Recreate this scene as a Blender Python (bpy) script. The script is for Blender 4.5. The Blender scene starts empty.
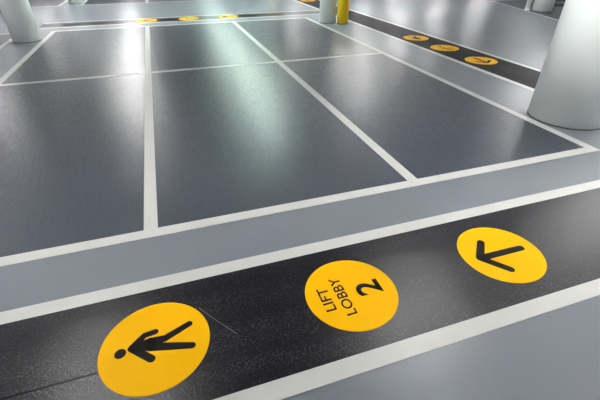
import bpy, bmesh, math, random
from mathutils import Vector, Matrix
random.seed(7)
PI = math.pi
S = bpy.context.scene
C = S.collection

# ------------------------------------------------------------------ materials
def new_mat(name):
    m = bpy.data.materials.new(name)
    m.use_nodes = True
    nt = m.node_tree
    b = nt.nodes['Principled BSDF']
    return m, nt, b

def node(nt, kind, **kw):
    n = nt.nodes.new(kind)
    for k, v in kw.items():
        setattr(n, k, v)
    return n

def paint(name, col, col2, rough=(0.25, 0.4), spec=0.5, bump=0.03, bump_scale=180, coarse=3.0, stretch=(1, 1, 1),
          metallic=0.0, coat=0.0, coat_rough=0.2):
    """painted surface: slow tone drift, roller-mark roughness and a fine bump, all in object space"""
    m, nt, b = new_mat(name)
    tc = node(nt, 'ShaderNodeTexCoord')
    mp = node(nt, 'ShaderNodeMapping')
    mp.inputs['Scale'].default_value = stretch
    nt.links.new(tc.outputs['Object'], mp.inputs['Vector'])
    n1 = node(nt, 'ShaderNodeTexNoise')
    n1.inputs['Scale'].default_value = coarse
    n1.inputs['Detail'].default_value = 3
    nt.links.new(mp.outputs['Vector'], n1.inputs['Vector'])
    mix = node(nt, 'ShaderNodeMix', data_type='RGBA')
    mix.inputs[6].default_value = (*col, 1)
    mix.inputs[7].default_value = (*col2, 1)
    nt.links.new(n1.outputs['Fac'], mix.inputs[0])
    nt.links.new(mix.outputs[2], b.inputs['Base Color'])
    n2 = node(nt, 'ShaderNodeTexNoise')
    n2.inputs['Scale'].default_value = coarse * 16
    n2.inputs['Detail'].default_value = 5
    nt.links.new(mp.outputs['Vector'], n2.inputs['Vector'])
    mr = node(nt, 'ShaderNodeMapRange')
    mr.inputs['From Min'].default_value = 0.3
    mr.inputs['From Max'].default_value = 0.7
    mr.inputs['To Min'].default_value = rough[0]
    mr.inputs['To Max'].default_value = rough[1]
    nt.links.new(n2.outputs['Fac'], mr.inputs['Value'])
    nt.links.new(mr.outputs['Result'], b.inputs['Roughness'])
    if bump:
        n3 = node(nt, 'ShaderNodeTexNoise')
        n3.inputs['Scale'].default_value = bump_scale
        n3.inputs['Detail'].default_value = 3
        nt.links.new(tc.outputs['Object'], n3.inputs['Vector'])
        bp = node(nt, 'ShaderNodeBump')
        bp.inputs['Strength'].default_value = bump
        bp.inputs['Distance'].default_value = 0.01
        nt.links.new(n3.outputs['Fac'], bp.inputs['Height'])
        nt.links.new(bp.outputs['Normal'], b.inputs['Normal'])
    b.inputs['Specular IOR Level'].default_value = spec
    b.inputs['Metallic'].default_value = metallic
    b.inputs['Coat Weight'].default_value = coat
    b.inputs['Coat Roughness'].default_value = coat_rough
    return m

M = {}
M['floor'] = paint('grey_epoxy', (0.130, 0.145, 0.167), (0.163, 0.179, 0.202), (0.34, 0.37), 0.34, 0.06, 120, 1.2)
M['bay'] = paint('dark_bay_epoxy', (0.037, 0.043, 0.056), (0.045, 0.052, 0.067), (0.29, 0.47), 0.43, 0.04, 120, 1.6, (1.6, 0.2, 1))
M['line'] = paint('white_line_paint', (0.47, 0.47, 0.445), (0.54, 0.54, 0.515), (0.35, 0.5), 0.4, 0.04, 120, 4)
M['column'] = paint('column_paint', (0.81, 0.86, 0.845), (0.84, 0.885, 0.87), (0.35, 0.5), 0.4, 0.03, 60, 1.5)
M['yellow_post'] = paint('yellow_post_paint', (0.86, 0.56, 0.004), (0.90, 0.61, 0.008), (0.3, 0.4), 0.5, 0.02, 60, 2)
M['disc'] = paint('yellow_vinyl', (0.775, 0.395, 0.0), (0.835, 0.44, 0.001), (0.46, 0.58), 0.05, 0.10, 130, 3)
M['seam'] = paint('seam', (0.003, 0.0025, 0.004), (0.014, 0.013, 0.017), (0.6, 0.7), 0.05, 0.0, 60, 8)
M['glyph'] = paint('black_vinyl', (0.006, 0.006, 0.006), (0.012, 0.011, 0.011), (0.5, 0.6), 0.06, 0.10, 130, 4)
M['ceiling'] = paint('ceiling_paint', (0.23, 0.235, 0.24), (0.28, 0.285, 0.29), (0.7, 0.85), 0.3, 0.05, 40, 0.8)
M['wall'] = paint('wall_paint', (0.30, 0.31, 0.31), (0.36, 0.37, 0.37), (0.6, 0.8), 0.3, 0.05, 40, 0.8)
M['dark'] = paint('dark_ring', (0.03, 0.03, 0.032), (0.045, 0.045, 0.047), (0.5, 0.7), 0.3, 0.02, 60, 4)
M['dark_metal'] = paint('dark_metal', (0.035, 0.04, 0.04), (0.055, 0.06, 0.06), (0.35, 0.5), 0.5, 0.02, 60, 4)
M['housing'] = paint('light_housing', (0.75, 0.76, 0.75), (0.8, 0.81, 0.8), (0.3, 0.4), 0.5, 0.0, 60, 2)
M['scratch'] = paint('scratch', (0.06, 0.06, 0.065), (0.20, 0.20, 0.21), (0.5, 0.6), 0.3, 0.0, 60, 6)

def walkway_mat(r0, r1, spec):
    """black anti-slip coating: fine grit, its sparkle partly painted as pale specks, long worn bands along its run"""
    m, nt, b = new_mat('black_grit_coating')
    tc = node(nt, 'ShaderNodeTexCoord')
    mp = node(nt, 'ShaderNodeMapping')
    mp.inputs['Scale'].default_value = (0.35, 3.2, 1)
    nt.links.new(tc.outputs['Object'], mp.inputs['Vector'])
    n1 = node(nt, 'ShaderNodeTexNoise')
    n1.inputs['Scale'].default_value = 2.0
    n1.inputs['Detail'].default_value = 7
    nt.links.new(mp.outputs['Vector'], n1.inputs['Vector'])
    g = node(nt, 'ShaderNodeTexVoronoi')
    g.inputs['Scale'].default_value = 110
    nt.links.new(tc.outputs['Object'], g.inputs['Vector'])
    g2 = node(nt, 'ShaderNodeTexNoise')
    g2.inputs['Scale'].default_value = 75
    g2.inputs['Detail'].default_value = 3
    nt.links.new(tc.outputs['Object'], g2.inputs['Vector'])
    r = node(nt, 'ShaderNodeMapRange')
    r.inputs['From Min'].default_value = 0.50
    r.inputs['From Max'].default_value = 0.72
    nt.links.new(g2.outputs['Fac'], r.inputs['Value'])
    ln = node(nt, 'ShaderNodeMapRange')                # long bands where the grit is worn thin
    ln.inputs['From Min'].default_value = 0.36
    ln.inputs['From Max'].default_value = 0.60
    ln.inputs['To Min'].default_value = 0.25
    nt.links.new(n1.outputs['Fac'], ln.inputs['Value'])
    mu = node(nt, 'ShaderNodeMath', operation='MULTIPLY')
    nt.links.new(r.outputs['Result'], mu.inputs[0])
    nt.links.new(ln.outputs['Result'], mu.inputs[1])
    mix = node(nt, 'ShaderNodeMix', data_type='RGBA')
    mix.inputs[6].default_value = (0.004, 0.0033, 0.0055, 1)
    mix.inputs[7].default_value = (0.055, 0.052, 0.066, 1)  # pale specks: grit grains plus their sparkle put into the colour
    nt.links.new(mu.outputs[0], mix.inputs[0])
    nt.links.new(mix.outputs[2], b.inputs['Base Color'])
    mr = node(nt, 'ShaderNodeMapRange')
    mr.inputs['From Min'].default_value = 0.38
    mr.inputs['From Max'].default_value = 0.62
    mr.inputs['To Min'].default_value = r0
    mr.inputs['To Max'].default_value = r1
    nt.links.new(n1.outputs['Fac'], mr.inputs['Value'])
    nt.links.new(mr.outputs['Result'], b.inputs['Roughness'])
    bp = node(nt, 'ShaderNodeBump')
    bp.inputs['Strength'].default_value = 0.2
    bp.inputs['Distance'].default_value = 0.006
    nt.links.new(g.outputs['Distance'], bp.inputs['Height'])
    nt.links.new(bp.outputs['Normal'], b.inputs['Normal'])
    b.inputs['Specular IOR Level'].default_value = spec
    return m
M['walkway'] = walkway_mat(0.29, 0.33, 0.27)
M['walkway_rough'] = walkway_mat(0.5, 0.58, 0.06)      # rougher, duller copy that keeps glare off the receding walkway

def emit(name, col, strength):
    m, nt, b = new_mat(name)
    b.inputs['Base Color'].default_value = (0.8, 0.8, 0.8, 1)
    b.inputs['Emission Color'].default_value = (*col, 1)
    b.inputs['Emission Strength'].default_value = strength
    return m
LAMP = 80.0
M['tube'] = emit('cool_white_tube', (1.0, 0.99, 0.975), LAMP)
M['tube_green'] = emit('greenish_tube', (0.78, 1.0, 0.89), LAMP * 0.62)

# ------------------------------------------------------------------ mesh helpers
def obj(name, bm, mat, parent=None, smooth=False):
    me = bpy.data.meshes.new(name)
    bmesh.ops.recalc_face_normals(bm, faces=bm.faces)
    bm.to_mesh(me); bm.free()
    me.materials.append(M[mat] if isinstance(mat, str) else mat)
    if smooth:
        for p in me.polygons:
            p.use_smooth = True
    o = bpy.data.objects.new(name, me)
    C.objects.link(o)
    if parent: o.parent = parent
    return o

def tag(o, label=None, cat=None, group=None, kind=None):
    if label: o['label'] = label
    if cat: o['category'] = cat
    if group: o['group'] = group
    if kind: o['kind'] = kind
    return o

def empty(name, loc, rz=0):
    o = bpy.data.objects.new(name, None); C.objects.link(o)
    o.location = loc; o.rotation_euler = (0, 0, rz)
    o.empty_display_size = 0.1
    return o

def copy_tree(o, parent=None):
    c = o.copy(); C.objects.link(c); c.parent = parent
    for ch in [k for k in bpy.data.objects if k.parent == o]:
        copy_tree(ch, c)
    return c

def add_box(bm, x0, x1, y0, y1, z0, z1):
    v = [bm.verts.new(p) for p in ((x0,y0,z0),(x1,y0,z0),(x1,y1,z0),(x0,y1,z0),(x0,y0,z1),(x1,y0,z1),(x1,y1,z1),(x0,y1,z1))]
    for f in ((0,3,2,1),(4,5,6,7),(0,1,5,4),(1,2,6,5),(2,3,7,6),(3,0,4,7)):
        bm.faces.new([v[i] for i in f])

def box(*a):
    bm = bmesh.new(); add_box(bm, *a); return bm

def add_prism(bm, pts, z0, z1):
    lo = [bm.verts.new((x, y, z0)) for x, y in pts]
    hi = [bm.verts.new((x, y, z1)) for x, y in pts]
    n = len(pts)
    bm.faces.new(lo[::-1]); bm.faces.new(hi)
    for i in range(n):
        j = (i + 1) % n
        bm.faces.new((lo[i], lo[j], hi[j], hi[i]))

def add_lathe(bm, prof, cx=0, cy=0, seg=64):
    rings = []
    for r, z in prof:
        rings.append([bm.verts.new((cx + r*math.cos(2*PI*k/seg), cy + r*math.sin(2*PI*k/seg), z)) for k in range(seg)])
    for a, b in zip(rings, rings[1:]):
        for k in range(seg):
            j = (k+1) % seg
            bm.faces.new((a[k], a[j], b[j], b[k]))
    bm.faces.new(rings[0][::-1]); bm.faces.new(rings[-1])

def lathe(prof, seg=64):
    bm = bmesh.new(); add_lathe(bm, prof, seg=seg); return bm

def capsule(a, b, w0, w1, seg=10):
    """outline of a round-ended stroke from a to b"""
    a, b = Vector(a), Vector(b)
    t = math.atan2(b.y - a.y, b.x - a.x)
    pts = []
    for k in range(seg + 1):
        q = t + PI/2 + PI*k/seg
        pts.append((a.x + w0*math.cos(q), a.y + w0*math.sin(q)))
    for k in range(seg + 1):
        q = t - PI/2 + PI*k/seg
        pts.append((b.x + w1*math.cos(q), b.y + w1*math.sin(q)))
    return pts

def circle(x, y, r, n=40):
    return [(x + r*math.cos(2*PI*k/n), y + r*math.sin(2*PI*k/n)) for k in range(n)]

# ------------------------------------------------------------------ room shell
XL, XR, YN, YF, H = -16.0, 27.0, -11.0, 37.0, 2.8
floor = tag(obj('floor', box(XL, XR, YN, YF, -0.2, 0.0), 'floor'), kind='structure')
tag(obj('ceiling', box(XL-.2, XR+.2, YN-.2, YF+.2, H, H+0.2), 'ceiling'), kind='structure')
tag(obj('wall_left', box(XL-.2, XL, YN, YF, -0.2, H), 'wall'), kind='structure')
tag(obj('wall_right', box(XR, XR+.2, YN, YF, -0.2, H), 'wall'), kind='structure')
tag(obj('wall_back', box(XL-.2, XR+.2, YF, YF+.2, -0.2, H), 'wall'), kind='structure')
tag(obj('wall_front', box(XL-.2, XR+.2, YN-.2, YN, -0.2, H), 'wall'), kind='structure')

# ------------------------------------------------------------------ bays: darker coats of the floor
X0, X1, X2, X3 = -2.67, -0.21, 2.335, 4.736        # bay lines
Y0, Y1, Y2 = 0.168, 5.21, 10.36
XG = -3.47                                          # line on the other side of the column gap
YG = 16.15
W = 0.057                                           # half width of a line
def bay(x0, x1, y0, y1, label):
    cx, cy = (x0+x1)/2, (y0+y1)/2
    o = obj('parking_bay', box(x0-cx, x1-cx, y0-cy, y1-cy, 0.0, 0.0012), 'bay')
    o.location = (cx, cy, 0)
    tag(o, label, 'parking bay', 'dark grey parking bays', 'structure')
bay(X0, X1, Y0, Y1, 'dark grey parking bay in the near row, leftmost of the three')
bay(X1, X2, Y0, Y1, 'dark grey parking bay in the near row, middle one of the three')
bay(X2, X3, Y0, Y1, 'dark grey parking bay in the near row, beside the large white column')
bay(X0, X1, Y1, Y2, 'dark grey parking bay in the second row, beside the smaller round column with dark foot')
bay(X1, X2, Y1, Y2, 'dark grey parking bay in the second row, middle one of the three')
bay(X2, X3, Y1, Y2, 'dark grey parking bay in the second row, ending at the yellow post')
bay(XG-4.9, XG, Y1, Y2, 'dark grey parking bay cut by the photo edge, past the column gap')
bay(XG-5, XG, YG, YG+5, 'dark grey parking bay at the far edge, across the far driving lane')
for a, b, t in ((X0, X1, 'first'), (X1, X2, 'second'), (X2, X3, 'third')):
    bay(a, b, YG, YG+5, 'distant dark grey parking bay beyond the far walkway, %s from the far white column' % t)
PC, PD = (13.72, 12.07), (11.97, 6.73)               # corner and near end of the slanting line by the distant column
bm = bmesh.new()
add_prism(bm, [(0, 0), (PD[0]-PC[0], PD[1]-PC[1]), (PD[0]-PC[0]+6, PD[1]-PC[1]), (6, 0)], 0.0, 0.0012)
o = obj('parking_bay', bm, 'bay'); o.location = (*PC, 0)
tag(o, 'dark grey bay behind the distant column with the white pipe', 'parking bay', 'dark grey parking bays', 'structure')

# ------------------------------------------------------------------ painted lines
def line(x0, y0, x1, y1, label, z=0.0014, group='white parking lines'):
    cx, cy = (x0+x1)/2, (y0+y1)/2
    L = math.hypot(x1-x0, y1-y0)
    o = obj('painted_line', box(-L/2, L/2, -W, W, 0.0, 0.0012), 'line')
    o.location = (cx, cy, z); o.rotation_euler = (0, 0, math.atan2(y1-y0, x1-x0))
    tag(o, label, 'line marking', group)
zc = 0.0015
line(X0-W, Y0, X3+W, Y0, 'long white line across the near ends of the parking bays')
line(X0, Y0+W, X0, Y2-W, 'white line along the outer side of the bays, beside the smaller round column')
line(X1, Y0+W, X1, Y2-W, 'white bay divider running straight away from the photo bottom, between first and middle bays')
line(X2, Y0+W, X2, Y2-W, 'white slanting bay divider between the middle bay and the bay by the large column')
line(X3, Y0+W, X3, Y2-W, 'white line from the foot of the large column to the yellow post')
for a, b, t in ((X0, X1, 'between the first pair of bays by the smaller round column'),
                (X1, X2, 'between the middle near bay and middle far bay'),
                (X2, X3, 'between the two bays that border the pale grey strip')):
    line(a+W, Y1, b-W, Y1, 'white cross line ' + t)
line(X0-W, Y2, X3+W, Y2, 'white line across the far ends of the second row, before the far walkway')
line(XG-5, Y2, XG-W, Y2, 'short white line behind the smaller round column, across the lane')
line(XG, Y1, XG, Y2+W, 'white line running away on the outer side of the smaller round column')
line(XG-5, YG, XG-W, YG, 'distant white cross line at the top edge, before the far column')
line(XG, YG-W, XG, YG+5, 'distant white line running away beside the far column, on its outer side')
line(X0, YG-W, X0, YG+5, 'distant white line running away beside the far column, on its inner side')
line(X0+W, YG, X3, YG, 'distant white line at the top edge, across the far driving lane')
line(X1, YG+W, X1, YG+5, 'distant white bay divider at the top edge, in line with the straight near divider')
line(*PD, *PC, 'white line passing the foot of the distant column with the white pipe')
line(PC[0]+0.08, PC[1], PC[0]+6, PC[1], 'white line leaving the corner beyond the distant column with the white pipe')

# ------------------------------------------------------------------ black walkways (local x runs along the walkway)
def walkway(loc, rz, x0, x1, half, label, coat='walkway'):
    t = empty('walkway', (*loc, 0), rz)
    tag(t, label, 'walkway', 'black pedestrian walkways')
    obj('grit_strip', box(x0, x1, -half+W, half-W, 0.0, 0.0025), coat, t)
    tag(obj('edge_line', box(x0, x1, half-W, half+W, 0.0, 0.0026), 'line', t), 'white edge line')
    tag(obj('edge_line', box(x0, x1, -half-W, -half+W, 0.0, 0.0026), 'line', t), 'white edge line')
    return t
RX, RH = 6.35, 0.52
FY, FH = -0.952, 0.512
w1 = walkway((0, FY), 0, -8.0, RX-RH-W, FH, 'broad black walkway with white edges across the photo bottom, carrying three large yellow discs')
# thin pale scuff beside the walking-figure disc
bm = bmesh.new()
sp = [(0.084, 0.193), (0.133, 0.116), (0.181, 0.049), (0.239, -0.027), (0.284, -0.089)]
for a, b in zip(sp, sp[1:]):
    add_prism(bm, capsule(a, b, 0.002, 0.002, 4), 0.0025, 0.0028)
obj('scuff', bm, 'scratch', w1)
tag(obj('coat_seam', box(-8, 0.1, -0.101, -0.090, 0.0025, 0.0027), 'seam', w1), 'darker joint along the black strip')
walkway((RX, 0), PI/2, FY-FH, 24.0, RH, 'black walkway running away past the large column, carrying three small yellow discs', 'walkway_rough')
w3 = walkway((0, 11.42), 0, -3.2, RX-RH-W, 0.45, 'far black walkway across the ends of the second bay row')

# ------------------------------------------------------------------ yellow disc signs
R = 0.32
def disc(loc, rz=0):
    bm = bmesh.new()
    add_lathe(bm, [(R, 0.0), (R, 0.0012), (R-0.002, 0.0016)], seg=96)
    o = obj('floor_sign', bm, 'disc')
    o.location = (loc[0], loc[1], 0.0027); o.rotation_euler = (0, 0, rz)
    return o
GZ0, GZ1 = 0.0016, 0.0022

def walking_figure(t):
    bm = bmesh.new()
    add_prism(bm, circle(-0.198, -0.003, 0.033), GZ0, GZ1)
    obj('figure_head', bm, 'glyph', t)
    bm = bmesh.new()
    def st(a, b, w0=.023, w1=.023): add_prism(bm, capsule(a, b, w0, w1), GZ0, GZ1)
    st((-0.135, 0.017), (-0.062, 0.086), .022, .021)     # raised arm: shoulder, elbow, hand
    st((-0.062, 0.086), (0.0, 0.093), .021, .020)
    st((-0.135, 0.014), (-0.025, -0.095), .024, .024)    # other arm
    st((-0.13, 0.015), (-0.03, 0.012), .026, .046)       # trunk
    st((-0.03, 0.025), (0.055, 0.024), .032, .024)       # stepping leg: hip, knee, foot
    st((0.055, 0.024), (0.205, 0.088), .024, .021)
    st((-0.03, -0.010), (0.208, -0.078), .030, .022)     # straight leg
    obj('figure_body', bm, 'glyph', t)

def arrow(t):
    bm = bmesh.new()
    for a, b in (((-0.190, 0), (0.195, -0.006)), ((-0.188, 0.004), (-0.058, 0.150)), ((-0.188, -0.004), (-0.060, -0.172))):
        add_prism(bm, capsule(a, b, .031, .029), GZ0, GZ1)
    obj('arrow', bm, 'glyph', t)

def text_mesh(name, s, cap, width, loc, t, bold=0.0):
    cu = bpy.data.curves.new(name, 'FONT')
    cu.body = s; cu.size = 1.0; cu.extrude = 0.0; cu.offset = bold
    cu.resolution_u = 6
    to = bpy.data.objects.new(name + '_tmp', cu)
    C.objects.link(to)
    bpy.context.view_layer.update()
    me = bpy.data.meshes.new_from_object(to.evaluated_get(bpy.context.evaluated_depsgraph_get()))
    bpy.data.objects.remove(to); bpy.data.curves.remove(cu)
    bm = bmesh.new(); bm.from_mesh(me); bpy.data.meshes.remove(me)
    xs = [v.co.x for v in bm.verts]; ys = [v.co.y for v in bm.verts]
    x0, x1, y0, y1 = min(xs), max(xs), min(ys), max(ys)
    for v in bm.verts:                                   # reading direction = +Y, top of letters = -X
        u = (v.co.x - (x0+x1)/2) / (x1-x0) * width
        w = (v.co.y - (y0+y1)/2) / (y1-y0) * cap
        v.co = (loc[0] - w, loc[1] + u, GZ0)
    bmesh.ops.remove_doubles(bm, verts=bm.verts, dist=1e-6)
    ret = bmesh.ops.extrude_face_region(bm, geom=bm.faces[:])
    for g in ret['geom']:
        if isinstance(g, bmesh.types.BMVert): g.co.z = GZ1
    return obj(name, bm, 'glyph', t)

def lobby(t):
    text_mesh('lift_lettering', 'LIFT', 0.074, 0.205, (-0.187, -0.004), t, 0.012)
    text_mesh('lobby_lettering', 'LOBBY', 0.074, 0.338, (-0.071, -0.008), t, 0.012)
    text_mesh('numeral', '2', 0.182, 0.124, (0.130, 0.002), t, 0.022)

cat, grp = 'floor sign', 'yellow floor discs on the near walkway'
d_walk = disc((-0.194, -0.959)); walking_figure(d_walk)
tag(d_walk, 'large yellow floor disc with a black walking figure, on the near walkway', cat, grp)
d_lob = disc((1.096, -0.959)); lobby(d_lob)
tag(d_lob, 'large yellow floor disc lettered LIFT LOBBY 2, middle of the near walkway', cat, grp)
d_arr = disc((2.37, -0.959)); arrow(d_arr)
tag(d_arr, 'large yellow floor disc with a black arrow, on the near walkway', cat, grp)
grp = 'yellow floor discs on the walkway running away'
for src, y, lab in ((d_arr, 3.964, 'small yellow floor disc nearest the large white column, on the walkway running away'),
                    (d_lob, 5.186, 'small yellow floor disc in the middle of the walkway running away'),
                    (d_walk, 6.383, 'small yellow floor disc with a pale glare, farthest of three past the column')):
    o = copy_tree(src); o.location = (6.335, y, 0.0027); o.rotation_euler = (0, 0, PI/2)
    tag(o, lab, cat, grp)
grp = 'yellow floor discs on the far walkway'
for src, x, lab in ((d_walk, -0.22, 'distant yellow floor disc washed white by glare, on the far walkway'),
                    (d_lob, 1.07, 'distant pale yellow floor disc in the middle of the far walkway'),
                    (d_arr, 2.36, 'distant orange-looking floor disc nearest the yellow post, on the far walkway')):
    o = copy_tree(src); o.location = (x, 11.42, 0.0027)
    tag(o, lab, cat, grp)
o = copy_tree(d_arr); o.location = (RX, 14.7, 0.0027); o.rotation_euler = (0, 0, PI/2)
tag(o, 'distant yellow floor disc at the top edge, behind the slim column and yellow post', cat, 'yellow floor discs behind the yellow post')

# ------------------------------------------------------------------ columns
def column(x, y, r, label, group=None):
    t = empty('concrete_column', (x, y, 0))
    tag(t, label, 'column', group, 'thing')
    obj('shaft', lathe([(r, 0.012), (r, H - 0.002)], 96), 'column', t, True).data.polygons
    for p in t.children[0].data.polygons:
        if len(p.vertices) > 4: p.use_smooth = False
    obj('foot_ring', lathe([(r+.004, 0.0), (r+.004, 0.009), (r-.002, 0.014)], 64), 'dark', t)  # thin dark ring around the column foot
    return t
column(5.304, 1.042, 0.472, 'thick pale round column beside the end of the black walkway')
column(-3.06, 9.22, 0.315, 'round pale column at the photo edge, beside the second bay row')
column(5.08, 9.33, 0.25, 'slim white column with the yellow post at its side')
column(-2.96, 16.95, 0.29, 'far white column standing past the far driving lane, only its foot visible')
column(13.37, 9.13, 0.33, 'distant white column with a white pipe at its side')
column(5.08, 17.3, 0.30, 'white column beyond the top edge, reflected in the glossy floor beside a yellow post')
column(13.4, 17.3, 0.32, 'white column beyond the top edge, reflected as a pale streak above the small discs')

# yellow posts
def post(x, y):
    t = empty('guard_post', (x, y, 0))
    obj('post_shaft', lathe([(.17, 0.0), (.17, 1.05), (.16, 1.10), (.12, 1.135), (.05, 1.15)], 48), 'yellow_post', t, True)
    obj('base_ring', lathe([(.18, 0.0), (.18, 0.012), (.17, 0.02)], 48), 'dark_metal', t)
    return t
p1 = post(5.43, 8.99)
tag(p1, 'bright yellow round guard post against the slim white column', 'guard post')
p2 = copy_tree(p1); p2.location = (5.53, 17.02, 0)
tag(p2, 'yellow guard post beyond the top edge, seen as an orange reflection', 'guard post')

# white pipe beside the distant column
t = empty('drain_pipe', (13.0, 9.43, 0))
tag(t, 'white drain pipe standing beside the distant column', 'pipe')
obj('pipe_shaft', lathe([(.085, 0.05), (.085, H - 0.002)], 32), 'column', t, True)
obj('pipe_foot', lathe([(.10, 0.0), (.10, 0.04), (.085, 0.05)], 32), 'column', t, True)

# dark slatted barrier behind that column
t = empty('slatted_barrier', (14.25, 8.9, 0), math.radians(-35))
tag(t, 'dark slatted metal barrier behind the distant column with the white pipe', 'barrier')
for x in (-0.45, 0.45):
    obj('upright', box(x-.03, x+.03, -.03, .03, 0, 1.0), 'dark_metal', t)
for k in range(5):
    obj('slat', box(-0.48, 0.48, -.045, -.03, 0.12+k*.18, 0.22+k*.18), 'dark_metal', t)

# ------------------------------------------------------------------ ceiling lights
def lamp(mat):
    t = empty('ceiling_light', (0, 0, H))
    bm = bmesh.new()
    add_prism(bm, [(-.09, -.64), (.09, -.64), (.09, .64), (-.09, .64)], -.045, 0.0)
    obj('housing', bm, 'housing', t)
    for s in (-.05, .05):
        bm = bmesh.new(); add_lathe(bm, [(.016, -.6), (.016, .6)], seg=8)
        o = obj('tube', bm, mat, t); o.rotation_euler = (PI/2, 0, 0); o.location = (s, 0, -.066)
    return t
proto = {'tube': None, 'tube_green': None}
rows = [(-1.2, 'tube', [0.6, 10.2, 12, 14.2, 16.5, 19, 22]),
        (3.0, 'tube_green', [8.2, 9.6, 11.0, 12.6, 14.2, 16, 18, 20, 22.5]),
        (3.0, 'tube', [0.4]),
        (5.4, 'tube', [-2.4]), (8.4, 'tube', [-3.2]), (-0.5, 'tube', [-6.5]), (4.4, 'tube', [-5]), (6.6, 'tube', [-4.6]),  # unseen tubes added behind the camera to light the large column
        (7.2, 'tube', [-4, 1.6, 10.8, 13.6, 19, 25]),  # the one behind the camera is added for the column too
        (11.3, 'tube', [2, 15, 19, 26]), (11.9, 'tube', [7.2]),  # the single tube is added off its row to light the distant column
        (15.4, 'tube', [3, 11.3, 18, 23]),
        (20, 'tube', [4, 12, 20, 28]),
        (-5.4, 'tube', [2, 7, 12, 17, 22, 28]),
        (-10, 'tube', [6, 14, 22])]
rown = 0
for x, m, ys in rows:
    rown += 1
    for k, y in enumerate(ys):
        if proto[m] is None:
            proto[m] = o = lamp(m)
        else:
            o = copy_tree(proto[m])
        o.location = (x, y, H)
        tag(o, 'twin tube ceiling light out of view, some read from floor glare, others added for light', 'ceiling light', 'tube lights on the ceiling')

# ------------------------------------------------------------------ camera
cam = bpy.data.cameras.new('camera')
cam.sensor_width = 36.0
cam.lens = 380.53 * 36.0 / 600.0
cam.clip_end = 200
co = bpy.data.objects.new('camera', cam); C.objects.link(co)
co.location = (0.1782, -2.5788, 2.0)
co.rotation_euler = (math.radians(90 - 33.883), 0, math.radians(-18.577))
S.camera = co

w = bpy.data.worlds.new('world'); S.world = w
w.use_nodes = True
w.node_tree.nodes['Background'].inputs[0].default_value = (0.5, 0.55, 0.6, 1)
w.node_tree.nodes['Background'].inputs[1].default_value = 0.05
S.view_settings.view_transform = 'Standard'
S.view_settings.look = 'None'
S.view_settings.gamma = 1.0
S.view_settings.use_curve_mapping = False
S.view_settings.exposure = 1.5
